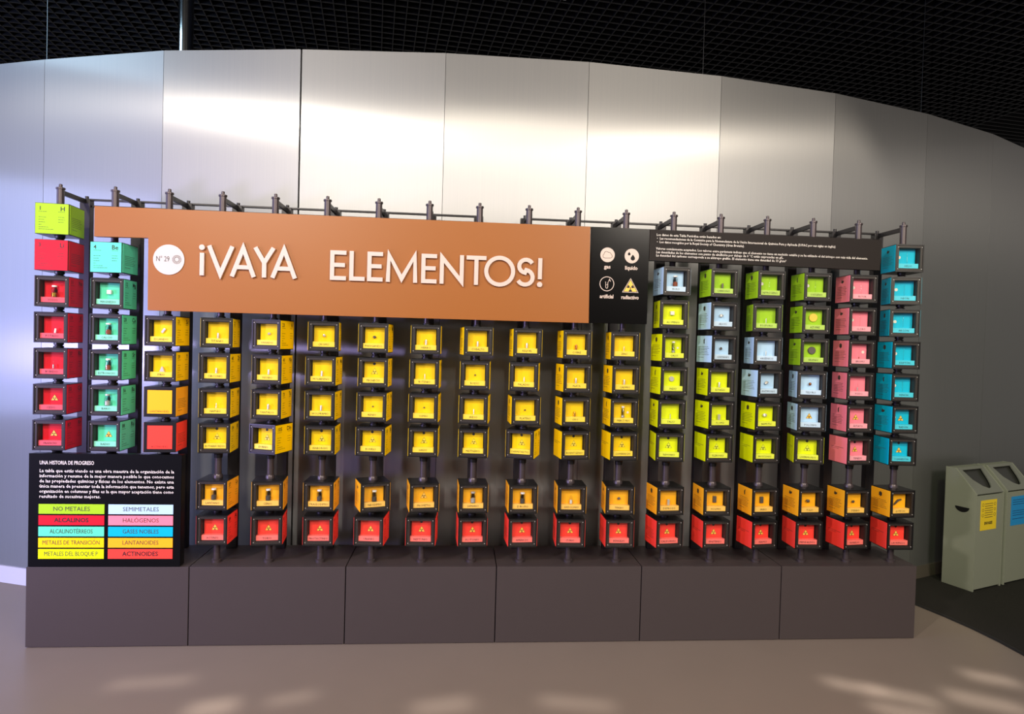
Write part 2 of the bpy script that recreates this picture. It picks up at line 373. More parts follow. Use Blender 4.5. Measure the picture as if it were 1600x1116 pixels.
# ------------------------------------------------------------------ element boxes
GR = {  # column: [(row, symbol, number, name, family, kind)]
 1: [(1,'H',1,'HIDRÓGENO','nometal','turned'),(2,'Li',3,'LITIO','alkali','turned'),(3,'Na',11,'SODIO','alkali','vialgold'),(4,'K',19,'POTASIO','alkali','chip'),(5,'Rb',37,'RUBIDIO','alkali','ampoule'),(6,'Cs',55,'CESIO','alkali','rad'),(7,'Fr',87,'FRANCIO','alkali','rad')],
 2: [(2,'Be',4,'BERILIO','earth','turned'),(3,'Mg',12,'MAGNESIO','earth','cube'),(4,'Ca',20,'CALCIO','earth','vialbrown'),(5,'Sr',38,'ESTRONCIO','earth','vialbrown'),(6,'Ba',56,'BARIO','earth','vialsilver'),(7,'Ra',88,'RADIO','earth','rad')],
 3: [(4,'Sc',21,'ESCANDIO','trans','tilted'),(5,'Y',39,'ITRIO','trans','wedge'),(6,'',0,'LANTÁNIDOS','lant','plain'),(7,'',0,'ACTINOIDES','act','plain')],
 4: [(4,'Ti',22,'TITANIO','trans','rod'),(5,'Zr',40,'CIRCONIO','trans','rod'),(6,'Hf',72,'HAFNIO','trans','pin'),(7,'Rf',104,'RUTHERFORDIO','trans','radart')],
 5: [(4,'V',23,'VANADIO','trans','nugget'),(5,'Nb',41,'NIOBIO','trans','rod'),(6,'Ta',73,'TANTALIO','trans','rod'),(7,'Db',105,'DUBNIO','trans','radart')],
 6: [(4,'Cr',24,'CROMO','trans','nugget'),(5,'Mo',42,'MOLIBDENO','trans','rod'),(6,'W',74,'WOLFRAMIO','trans','rod'),(7,'Sg',106,'SEABORGIO','trans','radart')],
 7: [(4,'Mn',25,'MANGANESO','trans','nugget'),(5,'Tc',43,'TECNECIO','trans','radart'),(6,'Re',75,'RENIO','trans','grain'),(7,'Bh',107,'BOHRIO','trans','radart')],
 8: [(4,'Fe',26,'HIERRO','trans','rod'),(5,'Ru',44,'RUTENIO','trans','pin'),(6,'Os',76,'OSMIO','trans','grain'),(7,'Hs',108,'HASIO','trans','radart')],
 9: [(4,'Co',27,'COBALTO','trans','rod'),(5,'Rh',45,'RODIO','trans','grain'),(6,'Ir',77,'IRIDIO','trans','pin'),(7,'Mt',109,'MEITNERIO','trans','radart')],
 10: [(4,'Ni',28,'NÍQUEL','trans','rod'),(5,'Pd',46,'PALADIO','trans','pin'),(6,'Pt',78,'PLATINO','trans','grain'),(7,'Ds',110,'DARMSTADTIO','trans','radart')],
 11: [(4,'Cu',29,'COBRE','trans','rod'),(5,'Ag',47,'PLATA','trans','rod'),(6,'Au',79,'ORO','trans','rod'),(7,'Rg',111,'ROENTGENIO','trans','radart')],
 12: [(4,'Zn',30,'ZINC','trans','pin'),(5,'Cd',48,'CADMIO','trans','rod'),(6,'Hg',80,'MERCURIO','trans','vialliquid'),(7,'Cn',112,'COPERNICIO','trans','radart')],
 13: [(2,'B',5,'BORO','semi','vialbrown'),(3,'Al',13,'ALUMINIO','post','cube'),(4,'Ga',31,'GALIO','post','vialliquid'),(5,'In',49,'INDIO','post','disc'),(6,'Tl',81,'TALIO','post','pin'),(7,'Nh',113,'NIHONIO','post','radart')],
 14: [(2,'C',6,'CARBONO','nometal','rod'),(3,'Si',14,'SILICIO','semi','nugget'),(4,'Ge',32,'GERMANIO','semi','ball'),(5,'Sn',50,'ESTAÑO','post','rod'),(6,'Pb',82,'PLOMO','post','bar'),(7,'Fl',114,'FLEROVIO','post','radart')],
 15: [(2,'N',7,'NITRÓGENO','nometal','gas'),(3,'P',15,'FÓSFORO','nometal','pin'),(4,'As',33,'ARSÉNICO','semi','pin'),(5,'Sb',51,'ANTIMONIO','semi','nugget'),(6,'Bi',83,'BISMUTO','post','nugget'),(7,'Mc',115,'MOSCOVIO','post','radart')],
 16: [(2,'O',8,'OXÍGENO','nometal','gas'),(3,'S',16,'AZUFRE','nometal','sulfur'),(4,'Se',34,'SELENIO','nometal','selen'),(5,'Te',52,'TELURO','semi','ball'),(6,'Po',84,'POLONIO','semi','rad'),(7,'Lv',116,'LIVERMORIO','post','radart')],
 17: [(2,'F',9,'FLÚOR','halogen','gas'),(3,'Cl',17,'CLORO','halogen','gas'),(4,'Br',35,'BROMO','halogen','liquidpin'),(5,'I',53,'YODO','halogen','ampoule'),(6,'At',85,'ÁSTATO','halogen','rad'),(7,'Ts',117,'TENESO','halogen','radart')],
 18: [(1,'He',2,'HELIO','noble','gas'),(2,'Ne',10,'NEÓN','noble','gas'),(3,'Ar',18,'ARGÓN','noble','gas'),(4,'Kr',36,'KRIPTÓN','noble','gas'),(5,'Xe',54,'XENÓN','noble','gas'),(6,'Rn',86,'RADÓN','noble','radgas'),(7,'Og',118,'OGANESÓN','noble','radart')],
}
LA = [('La',57,'LANTANO','vialdark'),('Ce',58,'CERIO','vialdark'),('Pr',59,'PRASEODIMIO','vialdark'),('Nd',60,'NEODIMIO','vialdark'),('Pm',61,'PROMETIO','radart'),('Sm',62,'SAMARIO','vialsilver'),('Eu',63,'EUROPIO','vialdark'),('Gd',64,'GADOLINIO','ampoulebig'),('Tb',65,'TERBIO','nugget'),
      ('Dy',66,'DISPROSIO','bar'),('Ho',67,'HOLMIO','slab'),('Er',68,'ERBIO','slab'),('Tm',69,'TULIO','nugget'),('Yb',70,'ITERBIO','nugget'),('Lu',71,'LUTECIO','shard')]
AC = [('Ac',89,'ACTINIO','rad'),('Th',90,'TORIO','rad'),('Pa',91,'PROTACTINIO','rad'),('U',92,'URANIO','rad'),('Np',93,'NEPTUNIO','radart'),('Pu',94,'PLUTONIO','radart'),('Am',95,'AMERICIO','radart'),('Cm',96,'CURIO','radart'),('Bk',97,'BERKELIO','radart'),
      ('Cf',98,'CALIFORNIO','radart'),('Es',99,'EINSTENIO','radart'),('Fm',100,'FERMIO','radart'),('Md',101,'MENDELEVIO','radart'),('No',102,'NOBELIO','radart'),('Lr',103,'LAURENCIO','radart')]
for i in range(15):
    GR[4+i] += [(8, LA[i][0], LA[i][1], LA[i][2], 'lant', LA[i][3]), (9, AC[i][0], AC[i][1], AC[i][2], 'act', AC[i][3])]
YAW = {1: [5.0, 4.0, 6.0, 4.2, 4.5, 3.8, 1.8], 2: [-0.8, 3.8, 0.5, 1.8, 1.2, 0.0], 3: [-2.0, 0.0, 1.2, 3.5], 4: [6.2, -0.2, 2.5, 3.8, -2.2, 0.2], 5: [-10.8, -5.8, -4.8, -19.2, 6.5, 6.5],
 6: [7.0, -1.8, -2.2, 0.5, -0.2, 1.0], 7: [-2.8, -1.2, -3.8, -5.8, 19.2, -4.8], 8: [0.5, -1.8, -3.0, -0.8, 9.5, -2.5], 9: [7.0, -4.0, -6.5, -4.5, 3.2, 3.8], 10: [2.8, -9.0, 3.2, -18.5, 2.2, 4.0],
 11: [2.8, 7.2, 5.5, 7.5, -1.5, -2.2], 12: [-2.8, 5.2, 2.8, 5.5, -4.5, -0.5], 13: [3.2, -5.8, 5.5, 4.5, -0.8, -4.8, 5.5, 7.0], 14: [2.0, 4.8, 10.5, 2.2, 8.0, 2.5, 1.2, 2.8],
 15: [0.5, -12.5, -5.8, 9.2, 5.2, 2.5, 4.8, 8.2], 16: [-2.0, -4.0, -5.8, -12.0, -8.2, -14.5, 5.2, -1.0], 17: [-3.2, -2.5, -0.2, -2.0, 1.2, 5.8, 4.5, 7.0], 18: [-7.2, -17.0, -16.5, -5.5, -4.0, 1.2, -4.0, 5.0, -0.5]}
COLW = ['', 'first', 'second', 'third', 'fourth', 'fifth', 'sixth', 'seventh', 'eighth', 'ninth', 'tenth', 'eleventh', 'twelfth', 'thirteenth', 'fourteenth', 'fifteenth', 'sixteenth', 'seventeenth', 'eighteenth']
FCOL = dict(nometal='green', alkali='red', earth='turquoise', trans='yellow', post='lime yellow', semi='pale blue', halogen='pink', noble='blue', lant='orange', act='coral red')

# shared meshes for a box (origin at its centre, front towards -y)
FW = .0185                                        # front frame width
def ring_bm(bm, o, i, y0, y1):
    for (x0, x1, z0, z1) in ((-o, o, i, o), (-o, o, -o, -i), (-o, -i, -i, i), (i, o, -i, i)):
        box_bm(bm, x0, x1, y0, y1, z0, z1)
BP = -.034                                         # front of the back panel
bm = bmesh.new()                                   # black carcass: four thin walls and a back
e = Hh; k_ = .006
for (x0, x1, z0, z1) in ((-e, e, e-k_, e), (-e, e, -e, -e+k_), (-e, -e+k_, -e+k_, e-k_), (e-k_, e, -e+k_, e-k_)):
    box_bm(bm, x0, x1, -e, e-.001, z0, z1)
box_bm(bm, -e+k_, e-k_, e-.008, e-.002, -e+k_, e-k_)
carc_me = mesh('carcass', bm, M['shell'])
bm = bmesh.new(); ring_bm(bm, e-k_, e-FW, -e+.004, -e+.010); frame_me = mesh('front_frame', bm, M['frame'])
bm = bmesh.new(); ring_bm(bm, e-FW+.0, e-FW-.002, -e+.010, BP+.004)
inner_me = mesh('inner_lining', bm, M['inner'])
pane_me = bx('glass_pane', -e+.0065, e-.0065, -e+.0015, -e+.0035, -e+.0065, e-.0065, M['glass'])
bm = bmesh.new()
for sx in (-1, 1):
    for sz in (-1, 1):
        r = bmesh.ops.create_cone(bm, cap_ends=True, segments=8, radius1=.0022, radius2=.0018, depth=.003, matrix=T((sx*(e-.012), -e+.0008, sz*(e-.016))) @ Matrix.Rotation(PI/2, 4, 'X'))
bolts_me = mesh('corner_bolts', bm, M['silver'])
io = e-FW-.002                                     # half opening inside the lining
BP = -.034                                         # back panel depth (y)
back_me, ledge_me, side_me, front_me, plain_me, rear_me = {}, {}, {}, {}, {}, {}
for f in FAM:
    bm = bmesh.new(); box_bm(bm, -.050, .050, BP, BP+.004, -io+.001, io-.001)
    back_me[f] = mesh('back_panel', bm, FM[f])
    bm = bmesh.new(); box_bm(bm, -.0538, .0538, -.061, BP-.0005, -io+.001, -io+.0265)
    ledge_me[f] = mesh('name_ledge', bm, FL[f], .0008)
    rear_me[f] = bx('rear_panel', -e+.004, e-.004, e-.0018, e+.0005, -e+.004, e-.004, FM[f])
    side_me[f] = bx('side_panel', e+.0002, e+.0022, -e+.004, e-.004, -e+.004, e-.004, FM[f])
    front_me[f] = bx('front_plate', -e+.002, e-.002, -e-.0022, -e-.0002, -e+.002, e-.002, FM[f])
    plain_me[f] = bx('colour_plate', -.058, .058, -e-.001, -e+.008, -.058, .058, FM[f])
def tri(r):
    return [(r*math.sin(a), r*math.cos(a)) for a in (0, 2*PI/3, 4*PI/3)]
bm = bmesh.new()
def poly(bm, pts, y, mi):
    f = bm.faces.new([bm.verts.new((x, y, z)) for x, z in pts]); f.material_index = mi
def trefoil(bm, cx0, cz0, r, y, mi):
    poly(bm, [(cx0+r*.2*math.cos(a*PI/4), cz0+r*.2*math.sin(a*PI/4)) for a in range(8)], y, mi)
    for k in range(3):
        c = -PI/2+k*2*PI/3
        inn = [(cx0+r*.34*math.cos(c+d), cz0+r*.34*math.sin(c+d)) for d in (-.52, 0, .52)]
        out = [(cx0+r*math.cos(c+d), cz0+r*math.sin(c+d)) for d in (.52, .26, 0, -.26, -.52)]
        poly(bm, inn+out, y, mi)
def hazard_mesh(R, wide=False, fill=None):
    bm = bmesh.new()
    poly(bm, tri(R*1.1), -.0003, 1 if not wide else 2); poly(bm, tri(R*.98), -.0006, 1 if wide else 0)
    if wide: poly(bm, tri(R*.86), -.0009, 0)
    trefoil(bm, 0, -.04*R, R*.42, -.0012, 1)
    return mesh('radiation_sign', bm, [fill or M['hazard'], M['ink'], M['cream']])
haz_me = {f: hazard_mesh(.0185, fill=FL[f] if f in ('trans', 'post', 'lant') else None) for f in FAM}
art_me = lathe('artificial_mark', [(.0, 0), (.0068, 0), (.0068, .001), (0, .001)], M['ink'], 16)
gas_me = lathe('gas_mark', [(.0, 0), (.0085, 0), (.0085, .001), (0, .001)], M['white'], 20)
def lines_mesh(name, rows, x0, x1, m, h=.0011, seed=0):
    """very small print: short strokes word by word"""
    rnd = random.Random(seed); bm = bmesh.new()
    for z, frac in rows:
        x = x0; end = x0+(x1-x0)*frac
        while x < end-.002:
            w = rnd.uniform(.004, .012); xe = min(x+w, end)
            poly(bm, [(x, z-h), (xe, z-h), (xe, z+h), (x, z+h)], 0, 0); x = xe+.0018
    return mesh(name, bm, m)
tx_me = [lines_mesh('printed_text', [(.012-.0085*i, random.uniform(.8, 1)) for i in range(6)]+[(-.045, .5)], -.052, .052, M['inksoft'], .0010, s) for s in range(4)]
tx_short = lines_mesh('printed_text', [(.012, .95), (.0035, .6)], -.052, .052, M['inksoft'], .0010, 9)
data_lines = lines_mesh('d', [(.033, .32), (.006, .3), (-.006, .22), (-.018, .26), (-.03, .12), (-.042, .4), (-.052, .6)], -.058, .05, M['ink'], .0009, 3)
data_lines2 = lines_mesh('d', [(.033, .95), (.008, .95), (-.004, .95), (-.016, .9)], .028, .058, M['ink'], .0009, 4)
data_me = join_meshes('data_text', [(data_lines, Matrix(), 0), (data_lines2, Matrix(), 0)], [M['ink']])
def prt(o):
    if o.name.startswith('data_text'): tag(o, kind='stuff')
def icon_mesh(s):
    rnd = random.Random(s); bm = bmesh.new(); n = 9
    kind = rnd.randrange(3)
    if kind == 0: pts = [((.011+.003*(i % 2))*math.cos(2*PI*i/12), .042+(.012+.003*(i % 2))*math.sin(2*PI*i/12)) for i in range(12)]
    elif kind == 1: pts = [(-.014, .036), (-.002, .033), (.013, .04), (.011, .05), (.003, .046), (-.008, .054)]
    else: pts = [(-.004, .028), (.005, .028), (.004, .044), (.008, .056), (-.001, .052), (-.006, .046)]
    poly(bm, pts, 0, 0); return mesh('printed_icon', bm, M['inksoft'])
icons = [icon_mesh(i) for i in (0, 1, 2, 5, 7)]

# specimens, each stands on the ledge or hangs on the back panel
def blob(name, r, m, seed, sq=(1, 1, 1)):
    rnd = random.Random(seed); bm = bmesh.new(); bmesh.ops.create_icosphere(bm, subdivisions=2, radius=r)
    for v in bm.verts:
        v.co *= rnd.uniform(.72, 1.15); v.co.x *= sq[0]; v.co.y *= sq[1]; v.co.z *= sq[2]
    return mesh(name, bm, m)
LZ = -io+.0275                                     # top of the ledge
SY = -.047
def vial_parts(root, fill, capm, r=.0125, h=.05, fh=.45):
    link('glass_tube', lathe('glass_tube', [(0, 0), (r, 0), (r, h*.78), (r*.72, h*.86), (r*.72, h), (r*.62, h), (r*.62, h*.86), (r*.9, h*.77), (r*.9, .0015), (0, .0015)], M['vial'], 18), root)
    link('contents', lathe('contents', [(0, .002), (r*.86, .002), (r*.86, h*fh*.8), (r*.4, h*fh), (0, h*fh)], fill, 14), root)
    link('cap', lathe('cap', [(0, h*.98), (r*.8, h*.98), (r*.8, h*1.12), (0, h*1.13)], capm, 14), root)
def specimen(kind, box, fam, name, colw, sx, sz):
    if kind in ('turned', 'plain', 'rad', 'radart', 'radgas'): return
    where = 'in the %s %s box, %s column' % (FCOL[fam], name, colw)
    Mx = box.matrix_basis
    def place(nm, label, cat, x=0, y=SY, z=LZ, rot=(0, 0, 0)):
        p = Mx @ Vector((x, y, z)); o = empty(nm, p, label+' '+where, cat, 'element samples in the boxes'); o.rotation_euler = (rot[0], rot[1], rot[2]+box.rotation_euler.z); return o
    def single(nm, me, label, cat, x=0, y=SY, z=LZ, rot=(0, 0, 0)):
        p = Mx @ Vector((x, y, z)); o = link(nm, me, None, p, (rot[0], rot[1], rot[2]+box.rotation_euler.z)); tag(o, label+' '+where, cat, 'element samples in the boxes'); return o
    if kind.startswith('vial'):
        fill = dict(vialgold=M['gold'], vialbrown=M['brownmix'], vialsilver=M['silver'], vialdark=M['darkmetal'], vialliquid=M['silver'])[kind]
        big = kind != 'vialliquid'
        t = place('glass_vial', 'small capped glass vial', 'vial')
        fill = M['darkmetal'] if name in ('NEODIMIO', 'PRASEODIMIO') else fill
        vial_parts(t, fill, M['cork'] if kind != 'vialsilver' else M['silver'], (.014 if big else .010), (.051 if big else .054), .5 if big else .25)
        if kind == 'vialliquid':
            link('liquid_mark', lathe('liquid_mark', [(0, 0), (.006, 0), (.006, .001), (0, .001)], M['white'], 14), box, (.030, BP-.0002, .0), (PI/2, 0, 0))
    elif kind == 'rod':
        mt = {'COBRE': M['copper'], 'ORO': M['gold'], 'CARBONO': M['darkmetal']}.get(name, M['silver'])
        t = single('metal_rod', lathe('metal_rod', [(0, 0), (.0052, 0), (.0052, .025), (.0045, .0265), (0, .0265)], mt, 12), 'short upright metal rod', 'metal sample')
    elif kind == 'pin':
        single('metal_pin', lathe('metal_pin', [(0, 0), (.0022, 0), (.0022, .022), (.0012, .026), (0, .027)], M['silver'], 8), 'thin upright metal pin', 'metal sample')
    elif kind == 'liquidpin':
        t = place('liquid_ampoule', 'thin ampoule with a drop of dark red liquid', 'ampoule')
        link('glass_stem', lathe('glass_stem', [(0, 0), (.003, .001), (.0035, .01), (.0015, .02), (.0012, .06), (0, .061)], M['vial'], 10), t)
        link('dark_liquid', lathe('dark_liquid', [(0, .001), (.0028, .002), (.003, .009), (0, .01)], M['brownmix'], 10), t)
        link('liquid_mark', lathe('liquid_mark', [(0, 0), (.008, 0), (.008, .001), (0, .001)], M['white'], 14), box, (.030, BP-.0002, .01), (PI/2, 0, 0))
    elif kind in ('ampoule', 'ampoulebig'):
        t = place('glass_ampoule', 'slender sealed glass ampoule', 'ampoule')
        r, h = (.004, .045) if kind == 'ampoule' else (.009, .045)
        link('glass_body', lathe('glass_body', [(0, 0), (r, .001), (r, h*.7), (r*.4, h*.85), (r*.3, h), (0, h+.001)], M['vial'], 14), t)
        link('metal_filling', lathe('metal_filling', [(0, .001), (r*.75, .002), (r*.75, h*.45), (0, h*.47)], M['sample'] if kind != 'ampoule' else M['silver'], 12), t)
    elif kind == 'chip': single('metal_chip', bx('metal_chip', -.004, .004, -.003, .003, 0, .022, M['sample'], .001), 'small whitish metal chip', 'metal sample', .006, rot=(0, .12, 0))
    elif kind == 'cube': single('metal_cube', bx('metal_cube', -.010, .010, -.012, .004, -.010, .010, M['sample'], .001), 'pale metal cube mounted on the backing', 'metal sample', -.002, BP-.0045, .008)
    elif kind == 'tilted': single('metal_piece', bx('metal_piece', -.006, .006, -.004, .004, -.013, .013, M['silver'], .0015), 'tilted bright metal piece mounted on the backing', 'metal sample', 0, BP-.0045, .002, (0, .6, 0))
    elif kind == 'wedge':
        single('metal_wedge', prism('metal_wedge', [(-.013, 0), (.012, 0), (.008, .006), (.001, .026), (-.003, .024)], -.006, .006, M['silver']), 'wedge shaped grey metal piece standing on the ledge', 'metal sample')
    elif kind == 'grain': single('metal_grain', blob('metal_grain', .0045, M['darkmetal'], hash_(name)), 'tiny dark metal grain', 'metal sample', 0, BP-.005, .0)
    elif kind == 'nugget':
        s = .011 if name in ('SILICIO', 'ANTIMONIO', 'BISMUTO', 'TULIO') else .008
        single('metal_nugget', blob('metal_nugget', s, M['silver'] if fam != 'lant' and name != 'MANGANESO' else M['darkmetal'], hash_(name), (1.1, .7, .9)), 'rough metal nugget mounted on the backing', 'metal sample', 0, BP-.008, .004)
    elif kind == 'ball': single('metal_ball', blob('metal_ball', .009, M['darkmetal'] if name == 'GERMANIO' else M['copper'], hash_(name), (.8, .7, 1)), 'small rounded metal lump mounted on the backing', 'metal sample', 0, BP-.008, .004)
    elif kind == 'bar': single('metal_bar', bx('metal_bar', -.006, .006, -.004, .004, 0, .030, M['silver'], .001), 'upright rectangular metal bar', 'metal sample')
    elif kind == 'slab': single('metal_slab', bx('metal_slab', -.009, .009, -.008, .002, -.017, .017, M['darkmetal'], .001), 'dark metal slab mounted on the backing', 'metal sample', 0, BP-.0025, .006)
    elif kind == 'shard':
        single('metal_shard', prism('metal_shard', [(-.024, -.016), (-.016, -.012), (.004, .006), (.022, .012), (.018, .017), (-.002, .013), (-.02, -.006)], -.004, .004, M['darkmetal']), 'long diagonal metal shard mounted on the backing', 'metal sample', 0, BP-.0045, .004)
    elif kind in ('disc', 'sulfur', 'selen'):
        r = {'disc': .014, 'sulfur': .0225, 'selen': .0205}[kind]; mt = {'disc': M['silver'], 'sulfur': M['sulfur'], 'selen': M['darkmetal']}[kind]
        lab = {'disc': 'small round silver disc', 'sulfur': 'large round yellow disc', 'selen': 'round dark grey glassy disc'}[kind]
        single('round_sample', lathe('round_sample', [(0, 0), (r, 0), (r, .006), (r*.9, .008), (0, .008)], mt, 28), lab, 'sample disc', 0, BP-.0003, .010 if kind != 'sulfur' else .012, (PI/2, 0, 0))
    elif kind == 'gas':
        single('gas_tube', lathe('gas_tube', [(0, 0), (.0028, .001), (.0028, .058), (.001, .064), (0, .065)], M['vial'], 10), 'thin upright glass gas tube', 'glass tube')
def hash_(s): return sum(ord(c)*(i+3) for i, c in enumerate(s))

KIND = dict(turned='turned to show its number and symbol', plain='with a blank colour front', rad='with a radiation sign', radart='with a dark dot and a radiation sign', radgas='with a radiation sign and gas mark')
for c in range(1, 19):
    for n, (k, sym, num, name, fam, kind) in enumerate(GR[c]):
        yw = math.radians(YAW[c][n])
        nm = name if name != 'LANTÁNIDOS' else 'LANTANOIDES'
        ktxt = KIND.get(kind, 'with a sample behind glass')
        lab = '%s display box marked %s %s, %s column' % (FCOL[fam], nm, ktxt, COLW[c])
        if kind == 'turned': lab = '%s box %s %d %s, %s column' % (FCOL[fam], ktxt, num, sym, COLW[c])
        b = empty('element_box', (cx(c), 0, rowz(c, k)), lab, 'display box', 'element boxes of the periodic table', yw)
        b.matrix_basis = T((cx(c), 0, rowz(c, k))) @ Matrix.Rotation(yw, 4, 'Z')
        link('carcass', carc_me, b); link('rear_panel', rear_me[fam], b)
        # symbol print
        pr = []
        if sym:
            pr = [('number_text', text_mesh(str(num), .026, align='LEFT', res=2, bold=.0004), -.058, .048), ('symbol_text', text_mesh(sym, .030, align='RIGHT', res=2, bold=.0005), .058, .048), ('data_text', data_me, 0, 0)]
        tm = tx_me[(c*3+k) % 4] if k != 7 and not (k == 9 and c > 13) else tx_short
        if kind == 'turned':
            fp = link('front_plate', front_me[fam], b)
            for q, me_, px_, pz_ in pr: prt(link(q, me_, fp, (px_, -e-.0026, pz_)))
            sp = link('side_panel', side_me[fam], b)
            link('printed_text', tm, sp, (e+.0026, 0, 0), (0, 0, PI/2))
            sp = link('side_panel', side_me[fam], b, (0, 0, 0), (0, 0, PI))
            bm = bmesh.new()
        else:
            # right side carries number and symbol, left side picture and text
            sp = link('side_panel', side_me[fam], b)
            for q, me_, px_, pz_ in pr: prt(link(q, me_, sp, (e+.0026, px_, pz_), (0, 0, PI/2)))
            if not sym: link('printed_text', tx_me[0], sp, (e+.0026, 0, 0), (0, 0, PI/2))
            sp = link('side_panel', side_me[fam], b, (0, 0, 0), (0, 0, PI))
            link('printed_text', tm, sp, (e+.0026, 0, 0), (0, 0, PI/2))
            if k != 7 and fam != 'act': link('printed_icon', icons[(c+k) % 5], sp, (e+.0026, 0, 0), (0, 0, PI/2))
            if kind == 'plain':
                bm = bmesh.new(); ring_bm(bm, e-k_, .0585, -e, -e+.01)
                link('front_frame', mesh('front_frame', bm, M['shell']), b)
                cp = link('colour_plate', plain_me[fam], b)
                link('name_text', text_mesh(nm, .0135, .09, res=1), cp, (0, -e-.0015, -.047))
            else:
                link('front_frame', frame_me, b); link('inner_lining', inner_me, b)
                bp = link('back_panel', back_me[fam], b)
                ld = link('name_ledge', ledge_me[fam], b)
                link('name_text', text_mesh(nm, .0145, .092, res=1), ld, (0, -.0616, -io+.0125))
                if kind in ('rad', 'radart', 'radgas'): link('radiation_sign', haz_me[fam], bp, (.002, BP-.0005, .001))
                if kind == 'radart': link('artificial_mark', art_me, bp, (.0, BP-.0002, .043), (PI/2, 0, 0))
                if kind in ('gas', 'radgas'): link('gas_mark', gas_me, bp, (-.036, BP-.0002, .008), (PI/2, 0, 0))
                specimen(kind, b, fam, nm, COLW[c], 0, 0)
                link('glass_pane', pane_me, b)
                tag(link('corner_bolts', bolts_me, b), kind='stuff')
        # collars where the pole enters and leaves the box
# pole fittings between the boxes (parts of nothing else: rings sit on the box tops)
top_collar = lathe('top_collar', [(.0168, Hh-.001), (.0225, Hh-.001), (.0225, Hh+.009), (.0168, Hh+.011)], M['dark'], 18)
low_collar = lathe('lower_collar', [(.0168, -Hh+.001), (.0225, -Hh+.001), (.0215, -Hh-.010), (.0168, -Hh-.013)], M['shell'], 18)
big_collar = lathe('top_collar', [(.0168, Hh-.001), (.0235, Hh-.001), (.0235, Hh+.012), (.0195, Hh+.020), (.0168, Hh+.021)], M['pole'], 18)
cone_collar = lathe('lower_collar', [(.0168, -Hh+.001), (.030, -Hh+.001), (.0285, -Hh-.008), (.0215, -Hh-.016), (.0200, -Hh-.034), (.0168, -Hh-.035)], M['shell'], 18)
for o in list(COL.objects):
    if o.name.split('.')[0] == 'element_box':
        z = o.location.z
        link('top_collar', big_collar if .7 < z < .87 else top_collar, o)
        link('lower_collar', cone_collar if .97 < z < 1.11 else low_collar, o)

# ------------------------------------------------------------------ orange title sign
YS = -.085
def stroke(bm, pts, w, y0, y1, closed=False):
    """flat stroke with mitred joints in (x,z)"""
    n = len(pts); L, R_ = [], []
    for i in range(n):
        p = Vector(pts[i]); a = Vector(pts[i-1]) if (i > 0 or closed) else None; b = Vector(pts[(i+1) % n]) if (i < n-1 or closed) else None
        d1 = (p-a).normalized() if a is not None else (b-p).normalized(); d2 = (b-p).normalized() if b is not None else d1
        nrm = Vector((-(d1+d2).y, (d1+d2).x)).normalized(); s = w/2/max(.35, nrm.dot(Vector((-d1.y, d1.x))))
        L.append(p+nrm*s); R_.append(p-nrm*s)
    m = n if closed else n-1
    f = lambda q, y: bm.verts.new((q.x, y, q.y))
    L0, L1, R0, R1 = [f(q, y0) for q in L], [f(q, y1) for q in L], [f(q, y0) for q in R_], [f(q, y1) for q in R_]
    for i in range(m):
        j = (i+1) % n
        for q in ((L0[i], L0[j], R0[j], R0[i]), (L1[i], R1[i], R1[j], L1[j]), (L0[i], L1[i], L1[j], L0[j]), (R0[i], R0[j], R1[j], R1[i])): bm.faces.new(q)
    if not closed:
        bm.faces.new((L0[0], R0[0], R1[0], L1[0])); bm.faces.new((L0[-1], L1[-1], R1[-1], R0[-1]))
sg = empty('title_sign', (0, 0, 0), 'long orange L-shaped sign with raised cream letters iVAYA ELEMENTOS!', 'sign')
ob = [(-1.873, 2.1715), (-1.873, 2.0245), (-1.620, 2.0275), (-1.618, 1.673), (.577, 1.676), (.571, 2.174)]
link('orange_board', prism('orange_board', ob, YS, YS+.028, M['orange']), sg)
bk = bx('mounting_bracket', -.02, .02, YS+.0285, -.017, 0, .03, M['dark'])
for c in range(2, 12): link('mounting_bracket', bk, sg, (cx(c), 0, 2.10))
ZB, ZT, SW = 1.852, 2.0, .0205
def letter(parts, dots=()):
    bm = bmesh.new()
    for i, (pts, closed) in enumerate(parts): stroke(bm, pts, SW, YS-.013-.0004*i, YS-.002, closed)
    for (x, z, r) in dots:
        bmesh.ops.create_cone(bm, cap_ends=True, segments=24, radius1=r, radius2=r, depth=.011, matrix=T((x, YS-.0075, z)) @ Matrix.Rotation(PI/2, 4, 'X'))
    link('letter', mesh('letter', bm, M['cream']), sg)
h = SW/2
letter([([(-1.360, ZB), (-1.360, ZB+.111)], False)], [(-1.361, 1.990, .0135)])
letter([([(-1.327, ZT), (-1.272, ZB+h), (-1.216, ZT)], False)])
def A(x0, x1):
    xm = (x0+x1)/2
    letter([([(x0+h, ZB), (xm, ZT-h*.6), (x1-h, ZB)], False), ([(x0+.032, ZB+.047), (x1-.032, ZB+.047)], False)])
A(-1.227, -1.101)
letter([([(-1.106, ZT), (-1.062, 1.925), (-1.018, ZT)], False), ([(-1.062, 1.93), (-1.062, ZB)], False)])
A(-1.032, -.902)
def Ee(x0, x1):
    letter([([(x1, ZT-h), (x0+h, ZT-h), (x0+h, ZB+h), (x1, ZB+h)], False), ([(x0+h, 1.928), (x1-.006, 1.928)], False)])
Ee(-.742, -.663); Ee(-.559, -.482); Ee(-.290, -.212)
letter([([(-.647+h, ZT), (-.647+h, ZB+h), (-.571, ZB+h)], False)])
letter([([(-.466+h, ZB), (-.466+h+.004, ZT-.012), (-.3875, ZB+.018), (-.309-h-.004, ZT-.012), (-.309-h, ZB)], False)])
letter([([(-.197+h, ZB), (-.197+h, ZT-.014), (-.076-h, ZB+.014), (-.076-h, ZT)], False)])
letter([([(-.063, ZT-h), (.038, ZT-h)], False), ([(-.0125, ZT-h), (-.0125, ZB)], False)])
